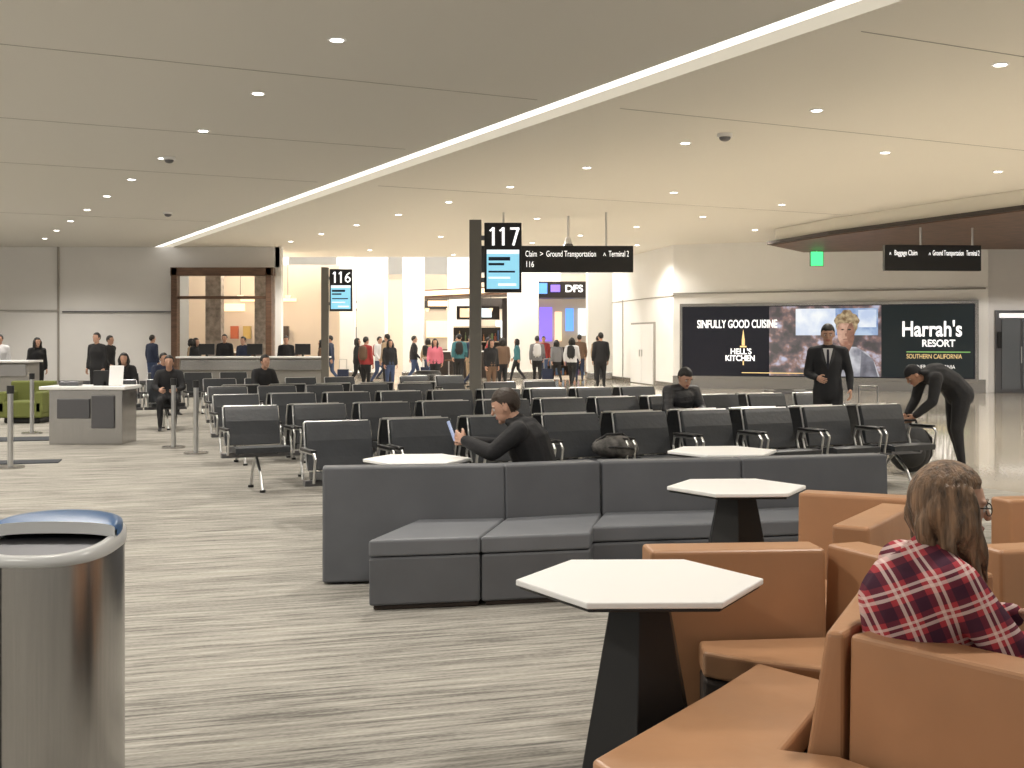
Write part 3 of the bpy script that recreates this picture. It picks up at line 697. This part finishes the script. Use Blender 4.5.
# ------------------------------------------------------------------ grey modular sofa
def slab(mb,p,q,th,z0,z1,m,lean=.03):
    p=V((p[0],p[1]));q=V((q[0],q[1]));d=(q-p).normalized();n=V((-d.y,d.x)); g=.004
    p=p+d*g;q=q-d*g
    bot=[p,q,q+n*th,p+n*th]; top=[p+n*lean,q+n*lean,q+n*th,p+n*th]
    mb.prism([tuple(x) for x in bot],z0,z1,m,top=[tuple(x) for x in top])
def shrink(pts,g=.004):
    cx=sum(p[0] for p in pts)/len(pts);cy=sum(p[1] for p in pts)/len(pts)
    out=[]
    for x,y in pts:
        d=V((cx-x,cy-y)); d=d.normalized()*g; out.append((x+d.x,y+d.y))
    return out
def inset(pts,k):
    cx=sum(p[0] for p in pts)/len(pts);cy=sum(p[1] for p in pts)/len(pts)
    return [(cx+(x-cx)*k,cy+(y-cy)*k) for x,y in pts]
def seat(mb,pts,m,mf=None,z=.42):
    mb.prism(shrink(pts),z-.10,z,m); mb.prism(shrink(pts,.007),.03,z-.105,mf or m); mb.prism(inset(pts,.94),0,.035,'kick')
b=MB()
bk=[(-1.24,7.82),(-.04,7.98),(.62,8.22),(1.62,8.40),(2.75,8.72)]
for p,q in zip(bk[:-1],bk[1:]): slab(b,p,q,.20,.015,.765,'greyv')
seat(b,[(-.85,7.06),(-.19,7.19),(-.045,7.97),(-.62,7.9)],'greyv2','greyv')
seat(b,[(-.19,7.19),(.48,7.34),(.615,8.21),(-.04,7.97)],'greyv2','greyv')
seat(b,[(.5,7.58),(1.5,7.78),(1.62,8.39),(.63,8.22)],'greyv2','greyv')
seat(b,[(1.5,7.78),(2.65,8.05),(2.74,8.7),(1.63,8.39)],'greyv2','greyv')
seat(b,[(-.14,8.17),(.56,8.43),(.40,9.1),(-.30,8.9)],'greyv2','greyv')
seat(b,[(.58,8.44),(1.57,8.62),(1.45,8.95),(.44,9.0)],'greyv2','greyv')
b.obj('grey_modular_sofa',.016)

# ------------------------------------------------------------------ tan modular sofa
b=MB()
slab(b,(.55,4.74),(1.27,4.80),.22,.015,.76,'orange')
slab(b,(1.27,4.95),(1.56,4.25),.2,.015,.76,'orange')
slab(b,(1.52,6.42),(2.12,6.12),.2,.015,.78,'orange'); slab(b,(2.08,6.1),(1.62,5.35),-.2,.015,.76,'orange',lean=-.03)
slab(b,(2.55,6.1),(3.4,6.3),.2,.015,.78,'orange'); slab(b,(1.95,4.75),(2.8,4.95),.2,.015,.76,'orange')
slab(b,(.945,3.42),(1.62,2.55),.18,.015,.76,'orange',lean=.02)
b.prism([(.79,3.47),(.945,3.43),(1.30,3.95),(1.05,4.12)],.015,.76,'orange',top=[(.905,3.46),(.95,3.44),(1.30,3.95),(1.17,4.05)])
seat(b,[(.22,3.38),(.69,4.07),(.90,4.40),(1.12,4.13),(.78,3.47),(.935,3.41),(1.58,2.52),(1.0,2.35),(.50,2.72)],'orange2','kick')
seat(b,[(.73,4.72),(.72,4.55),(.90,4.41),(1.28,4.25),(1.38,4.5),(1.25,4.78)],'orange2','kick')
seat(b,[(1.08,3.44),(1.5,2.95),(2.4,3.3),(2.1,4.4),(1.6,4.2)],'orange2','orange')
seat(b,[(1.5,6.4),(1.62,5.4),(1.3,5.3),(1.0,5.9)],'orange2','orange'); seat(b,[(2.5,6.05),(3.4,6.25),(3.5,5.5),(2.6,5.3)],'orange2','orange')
b.obj('tan_modular_sofa',.016)

# ------------------------------------------------------------------ hex tables
def hextable(x,y,w,z=.75,rot=0,bw=1.0):
    b=MB(); r=w/2
    hx=[(r*math.cos(math.pi/3*i+rot),r*math.sin(math.pi/3*i+rot)) for i in range(6)]
    b.prism(hx,z-.022,z,'white'); b.prism([(p[0]*.97,p[1]*.97) for p in hx],z-.035,z-.022,'black')
    bt=[(.235*bw*math.cos(math.pi/3*i+rot+.35),.235*bw*math.sin(math.pi/3*i+rot+.35)) for i in range(6)]
    tp=[(p[0]*.44,p[1]*.44) for p in bt]
    b.prism(bt,.0,z-.035,'black',top=tp)
    b.obj('hexagonal_cafe_table',.005,loc=(x,y,0),seg=2)
hextable(.455,4.27,.885,rot=.02,bw=1.05)
hextable(1.31,7.0,.82,rot=.05,bw=1.15)
hextable(-.68,8.62,.78,rot=.1)
hextable(1.62,9.25,.86,rot=.1)

# ------------------------------------------------------------------ trash bin
def oval(w,d,n=48,p=2.6):
    out=[]
    for i in range(n):
        a=2*math.pi*i/n; c_,s_=math.cos(a),math.sin(a)
        out.append((w/2*math.copysign(abs(c_)**(2/p),c_),d/2*math.copysign(abs(s_)**(2/p),s_)))
    return out
b=MB()
ov=oval(.43,.52); n=len(ov)
def ring(mb,specs,m,sel=None):
    pts=ov if sel is None else [p for p in ov if sel(p)]
    nn=len(pts); vs=[]
    for k,z,sl in specs: vs+=[(x*k,y*k,z+y*sl) for x,y in pts]
    fs=[(i*nn+j,i*nn+(j+1)%nn,(i+1)*nn+(j+1)%nn,(i+1)*nn+j) for i in range(len(specs)-1) for j in range(nn if sel is None else nn-1)]
    mb.add(vs,fs,m,True)
ring(b,[(.96,0,0),(.96,.04,0)],'black'); ring(b,[(1,.04,0),(1,.5,0),(1,.885,.06)],'steel')
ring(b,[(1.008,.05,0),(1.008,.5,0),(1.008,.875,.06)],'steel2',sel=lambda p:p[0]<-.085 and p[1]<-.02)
ring(b,[(1,.885,.06),(1.02,.888,.06),(1.03,.905,.08),(1.02,.925,.10),(.97,.935,.12)],'rubber')
ring(b,[(.97,.935,.12),(.90,.937,.12),(.86,.915,.12)],'rubber')
b.add([(x*.87,y*.87,.918+y*.12) for x,y in ov],[list(range(n))],'steeldark')
m_=24; rows=[]
for k in range(7):
    t=k/6
    r=[]
    for i in range(m_+1):
        a=math.pi*i/m_; x=.215*math.cos(a); yb=.26*math.sin(a)**.85; yf=-.02+.02*math.sin(a)
        y=yf+(yb-yf)*t; z=.955+y*.10+.035*math.sin(math.pi*min(1,.25+t*.75))*math.sin(a)**.5
        r.append((x,y,z))
    rows.append(r)
vs=[p for r in rows for p in r]; q=m_+1
b.add(vs,[(i*q+j,i*q+j+1,(i+1)*q+j+1,(i+1)*q+j) for i in range(6) for j in range(m_)],'blue',True)
b.add([p for p in rows[0]]+[(p[0],p[1],p[2]-.04) for p in rows[0]],[(j,j+1,q+j+1,q+j) for j in range(m_)],'rubber',True)
b.add([p for p in rows[6]]+[(p[0],p[1],p[2]-.05) for p in rows[6]],[(j,j+1,q+j+1,q+j) for j in range(m_)],'blue',True)
b.cyl((-.088,-.262,.05),(-.088,-.262,.87),.006,'steeldark')
b.obj('stainless_recycling_bin',loc=(-1.565,4.1,0))

# ------------------------------------------------------------------ left-hand gate furniture
b=MB()
b.box((-6.52,18.7,.42),(1.12,.7,.84),'steel'); b.box((-6.52,18.6,.87),(1.3,.85,.05),'white'); b.box((-6.7,18.33,.55),(.5,.03,.3),'steeldark'); b.box((-6.25,18.33,.5),(.35,.03,.5),'steeldark')
b.box((-6.52,18.7,.02),(1.05,.6,.04),'black'); b.box((-6.3,18.6,1.0),(.36,.06,.26),'black'); b.box((-6.3,18.6,.92),(.06,.06,.1),'black'); b.box((-6.8,18.5,.93),(.3,.2,.06),'steeldark')
b.box((-6.1,18.5,1.05),(.22,.02,.32),'white',rx=-.2); b.obj('boarding_podium',.01)
def counter(x,y,w,h=1.08):
    b=MB(); b.box((x,y,h/2),(w,.7,h),'cnt'); b.box((x,y-.05,h+.02),(w+.15,.9,.05),'white'); b.box((x,y-.37,h-.2),(w-.1,.04,.3),'steel')
    for i in range(int(w/1.4)):
        b.box((x-w/2+.7+i*1.4,y,h+.25),(.45,.05,.32),'black'); b.box((x-w/2+.7+i*1.4,y,h+.08),(.06,.06,.12),'black')
    b.box((x,y,.03),(w-.1,.6,.06),'black'); b.obj('gate_counter',.01)
counter(-7.5,35,4.2); counter(-12.9,30,1.9,1.05)
st=[(-5.02,17.8),(-6.27,15.0),(-4.45,16.9),(-8.2,20.5)]
for x,y in st:
    b=MB(); b.cyl((x,y,0),(x,y,.025),.17,'steel',n=24); b.cyl((x,y,.02),(x,y,.98),.035,'chrome'); b.cyl((x,y,.93),(x,y,1.03),.045,'black'); b.obj('belt_stanchion')
b=MB(); b.prism([(-8.9,18.6),(-7.3,19.1),(-7.6,19.8),(-9.2,19.4)],0,.012,'mat'); b.obj('floor_mat')
b=MB(); b.prism([(-7.2,15.2),(-5.9,15.6),(-6.0,16.0),(-7.3,15.7)],0,.012,'mat'); b.obj('floor_mat')
b=MB(); x,y=-9.4,23.3
b.box((x,y,.27),(.85,.8,.32),'green'); b.box((x,y+.3,.55),(.85,.2,.5),'green'); b.box((x-.36,y-.05,.4),(.16,.7,.42),'green'); b.box((x+.36,y-.05,.4),(.16,.7,.42),'green'); b.box((x,y,.06),(.7,.6,.12),'black')
b.obj('lounge_armchair',.04)
b=MB(); b.cyl((-1.75,25,.02),(-1.75,25,.9),.27,'steel',n=24); b.cyl((-1.75,25,.9),(-1.75,25,.96),.28,'black',.24,n=24); b.cyl((-1.75,25,0),(-1.75,25,.03),.25,'black'); b.obj('concourse_trash_can')
b=MB(); b.box((4.55,19,.39),(.95,.5,.74),'steel'); b.box((4.55,19,.78),(1.0,.55,.05),'steeldark'); b.box((4.3,18.98,.808),(.28,.2,.01),'hole'); b.box((4.8,18.98,.808),(.28,.2,.01),'hole'); b.box((4.55,19,.015),(.9,.45,.03),'black'); b.obj('recycling_station',.015)

# ------------------------------------------------------------------ people: close
P=dict(SIT); P.update(pelvis=(0.02,0,.54),waist=(.0,0,.66),chest=(-.01,0,.84),neck=(.015,0,.975),head=(.085,0,1.11),
  shL=(.01,.165,.92),shR=(.01,-.165,.92),elR=(.15,-.24,.73),elL=(.14,.235,.72),wrR=(.38,-.17,.80),wrL=(.36,.12,.76),hipL=(.05,.1,.53),hipR=(.05,-.1,.53),knL=(.46,.12,.52),knR=(.46,-.12,.52))
o,c,F,L,U=person('seated_woman',(1.20,3.50,0),.12,P,top='plaid',legs='jean',hair='hairb',hstyle='long',detail=2,fem=True,bulk=1.17,yaw=-.14,pitch=.06,
   palm={'R':(0,.6,-1),'L':(0,-.6,-1)},curl=.3,coat=1,depth=1.2)
g=MB()
for q in(-1,1):
    cc=c+F*.098+L*q*.032+U*.004
    pts=[cc+L*(.024*math.cos(2*math.pi*i/20))+U*(.018*math.sin(2*math.pi*i/20)) for i in range(21)]
    g.path(pts,.0018,'pupil',n=6); g.path([cc+L*q*.024+U*.006,c+L*q*.082+F*.0+U*.010],.0018,'pupil',n=6)
g.path([c+F*.101+L*.009+U*.008,c+F*.101-L*.009+U*.008],.0018,'pupil',n=6)
g.obj('eyeglasses',parent=o)

P=dict(SIT); P.update(pelvis=(-.02,0,.54),waist=(-.02,0,.68),chest=(.05,0,.87),neck=(.12,0,1.01),head=(.21,0,1.12),
  shL=(.1,.185,.95),shR=(.1,-.185,.95),elL=(.28,.25,.80),elR=(.28,-.23,.81),wrL=(.50,.09,.88),wrR=(.50,-.05,.86))
o,c,F,L,U=person('seated_man_in_hoodie',(.16,8.68,0),math.pi-.1,P,top='kcloth',legs='kcloth',hair='hairbr',detail=2,bulk=1.2,pitch=.38,hood=True,curl=.5,depth=1.1,
   palm={'L':(0,-1,0.1),'R':(0,1,.1)})
g=MB(); g.box((.60,.02,.94),(.012,.075,.15),'phone',ry=.35); g.obj('smartphone',.003,parent=o)

P=dict(SIT); P.update(chest=(.08,0,.88),neck=(.13,0,1.02),head=(.2,0,1.13),shL=(.11,.19,.97),shR=(.11,-.19,.97),elL=(.2,.25,.73),elR=(.2,-.25,.73),wrL=(.42,.08,.72),wrR=(.42,-.08,.72))
person('seated_man_in_puffer_jacket',(2.05,14.98,0),rz0-math.pi/2,P,top='kpuff',legs='kcloth',hair='hairk',detail=1,bulk=1.25,pitch=.45)

P=dict(STAND); P.update(elL=(-.02,.26,1.14),wrL=(.1,.27,.93),elR=(.0,-.25,1.13),wrR=(.24,-.12,1.08),anL=(0,.13,.09),anR=(.02,-.11,.09))
o,*_=person('standing_man_in_suit',(4.08,15.5,0),-math.pi/2-.25,P,top='suit',legs='suit',hair='hairk',detail=1,bulk=1.08,coat=1,collar='wshirt',pitch=.2)
o.scale=(1.03,1.03,1.03)
b=MB(); b.box((4.62,15.5,.36),(.38,.24,.56),'bag'); b.path([(4.5,15.56,.6),(4.5,15.56,1.0),(4.74,15.56,1.0),(4.74,15.56,.6)],.01,'chrome')
for sx in(4.47,4.77): b.cyl((sx,15.4,.04),(sx,15.44,.04),.04,'black'); b.cyl((sx,15.56,.04),(sx,15.6,.04),.04,'black')
b.obj('rolling_suitcase',.02)

P=dict(pelvis=(0,0,.97),waist=(.09,0,1.08),chest=(.27,0,1.17),neck=(.42,0,1.20),head=(.56,0,1.17),
  shL=(.36,.19,1.14),shR=(.36,-.19,1.14),elL=(.42,.22,.86),elR=(.44,-.2,.86),wrL=(.60,.12,.68),wrR=(.60,-.1,.68),
  hipL=(-.02,.1,.95),hipR=(-.02,-.1,.95),knL=(.06,.12,.52),knR=(-.02,-.12,.5),anL=(.0,.14,.09),anR=(-.12,-.12,.09))
person('bending_man',(5.45,14.7,0),math.pi+.12,P,top='kcloth',legs='kcloth',hair='hairk',hstyle='beanie',detail=1,bulk=1.28,pitch=.75,coat=1,hood=True,skin='skind')
b=MB(); b.ell((0,0,.30),(.26,.2,.30),'bag'); b.ell((-.02,-.15,.25),(.17,.1,.18),'bag'); b.path([(-.1,0,.55),(-.08,0,.63),(.08,0,.63),(.1,0,.55)],.014,'bag')
b.path([(.2,.05,.5),(.3,.1,.4),(.3,.1,.2),(.22,.05,.1)],.018,'bag'); b.obj('black_backpack',loc=(4.80,14.5,0))
b=MB(); b.ell((0,0,.11),(.24,.16,.115),'bagg'); b.ell((.05,-.1,.09),(.15,.08,.08),'bagg'); b.path([(-.2,0,.16),(-.12,-.05,.23),(.05,-.05,.235),(.16,0,.18)],.012,'bag'); b.path([(-.22,-.02,.1),(-.1,-.16,.12),(.1,-.19,.1)],.01,'bag')
b.obj('grey_backpack',loc=(.98,11.45,.475),rz=rz0)

# ------------------------------------------------------------------ people: background
def bg(x,d,kind,head,top,legs='kcloth',hs='short',H=1.72,pack=None,hr='hairk'):
    person('traveler' if kind!='sit' else 'seated_traveler',(x,d,0),head,{'stand':STAND,'walk':WALK,'sit':SIT}[kind],top=top,legs=legs,hair=hr,hstyle=hs,detail=0,H=H,coat=1,bulk=1.12,pack=pack)
hp=math.pi/2
for t in [(-.62,35.5,'stand',-1,'kcloth','brownc','long',1.62),(-.30,38,'stand',2,'brownc','kcloth','long',1.66),
(.88,42,'walk',hp,'greyc','kcloth','short',1.74,'wshirt'),(1.62,43.5,'walk',hp+.3,'greyc','kcloth','long',1.6),(2.02,40.5,'walk',hp-.3,'wshirt','kcloth','long',1.68,'bag'),(2.5,44.5,'walk',hp,'brownc','navyc','short',1.8),
(2.85,38.5,'stand',hp+.2,'kcloth','kcloth','short',1.84),(-5.3,41,'walk',0,'kcloth','kcloth','long',1.66),(-4.45,36.5,'stand',1,'redc','kcloth','short',1.7,'brownc'),(-4.1,39.5,'stand',2.5,'tanc','kcloth','short',1.8,'bag'),
(-3.6,44,'walk',.2,'kcloth','jean','short',1.75),(-2.75,42.5,'walk',3,'greyc','jean','long',1.58),(-2.5,39,'walk',-hp,'pinkc','kcloth','long',1.64),(-1.95,44.5,'walk',hp,'tealc','kcloth','short',1.82,'bag'),(-1.35,41,'walk',0,'tanc','navyc','short',1.7),
(-.9,45,'stand',0,'redc','kcloth','short',1.7),(-6.5,43,'walk',3,'navyc','jean','short',1.76),(-7.0,37.2,'stand',-1.5,'kcloth','kcloth','short',1.72),(-6.1,38.5,'stand',3,'brownc','kcloth','long',1.6),
(-3.3,47,'walk',1,'tanc','jean','long',1.66,'bag'),(-2.2,48,'stand',-1,'wshirt','kcloth','short',1.75),(-4.7,42.5,'walk',-.6,'wshirt','jean','short',1.72,'redc'),(-3.85,37.8,'stand',-1,'kcloth','jean','long',1.62),(-1.65,47.5,'stand',2,'navyc','tanc','short',1.78),
(.2,46.5,'walk',3,'tealc','kcloth','long',1.64),(1.25,47.5,'walk',-hp,'redc','jean','short',1.75),(-5.0,47,'walk',0,'pinkc','navyc','long',1.6),(3.3,46,'walk',hp,'tanc','kcloth','short',1.76,'bag'),(-7.6,48,'walk',0,'tanc','jean','short',1.74),
(-9.0,37.6,'stand',-1.6,'kcloth','kcloth','short',1.78),(-9.6,36.4,'stand',-.4,'kcloth','kcloth','long',1.66),(-8.1,36.2,'stand',-2,'navyc','kcloth','short',1.7),(-10.3,38.5,'walk',0,'tanc','kcloth','long',1.64),(-11.4,38,'stand',1,'navyc','jean','short',1.76),
(-12.35,31.2,'stand',-.8,'kcloth','kcloth','long',1.66),(-13.4,31.4,'stand',-1.5,'wshirt','kcloth','short',1.74),(-10.9,32.5,'walk',-.3,'kcloth','kcloth','short',1.72,'bag'),(-10.2,29.5,'stand',-1.9,'kcloth','kcloth','short',1.78,'greyc')]: bg(*t)
for i,(x,y,tp,hs) in enumerate([(-8.2,25.4,'kcloth','long'),(-7.5,25.75,'navyc','short'),(-6.12,21.45,'kcloth','short'),(-4.62,22.3,'kcloth','short')]):
    bg(x,y-.02,'sit',rz0-hp+(.3 if i%2 else -.25),tp,hs=hs)
for x,y in ((1.22,41.4),(-5.7,40.5),(-3.15,43.8),(-7.1,42.7)):
    b=MB(); b.box((x,y,.34),(.36,.24,.54),'navyc'); b.path([(x-.12,y,.6),(x-.12,y,.95),(x+.12,y,.95),(x+.12,y,.6)],.012,'chrome'); b.cyl((x-.16,y-.1,.035),(x-.12,y-.1,.035),.035,'black'); b.cyl((x+.12,y-.1,.035),(x+.16,y-.1,.035),.035,'black'); b.obj('rolling_suitcase',.015)
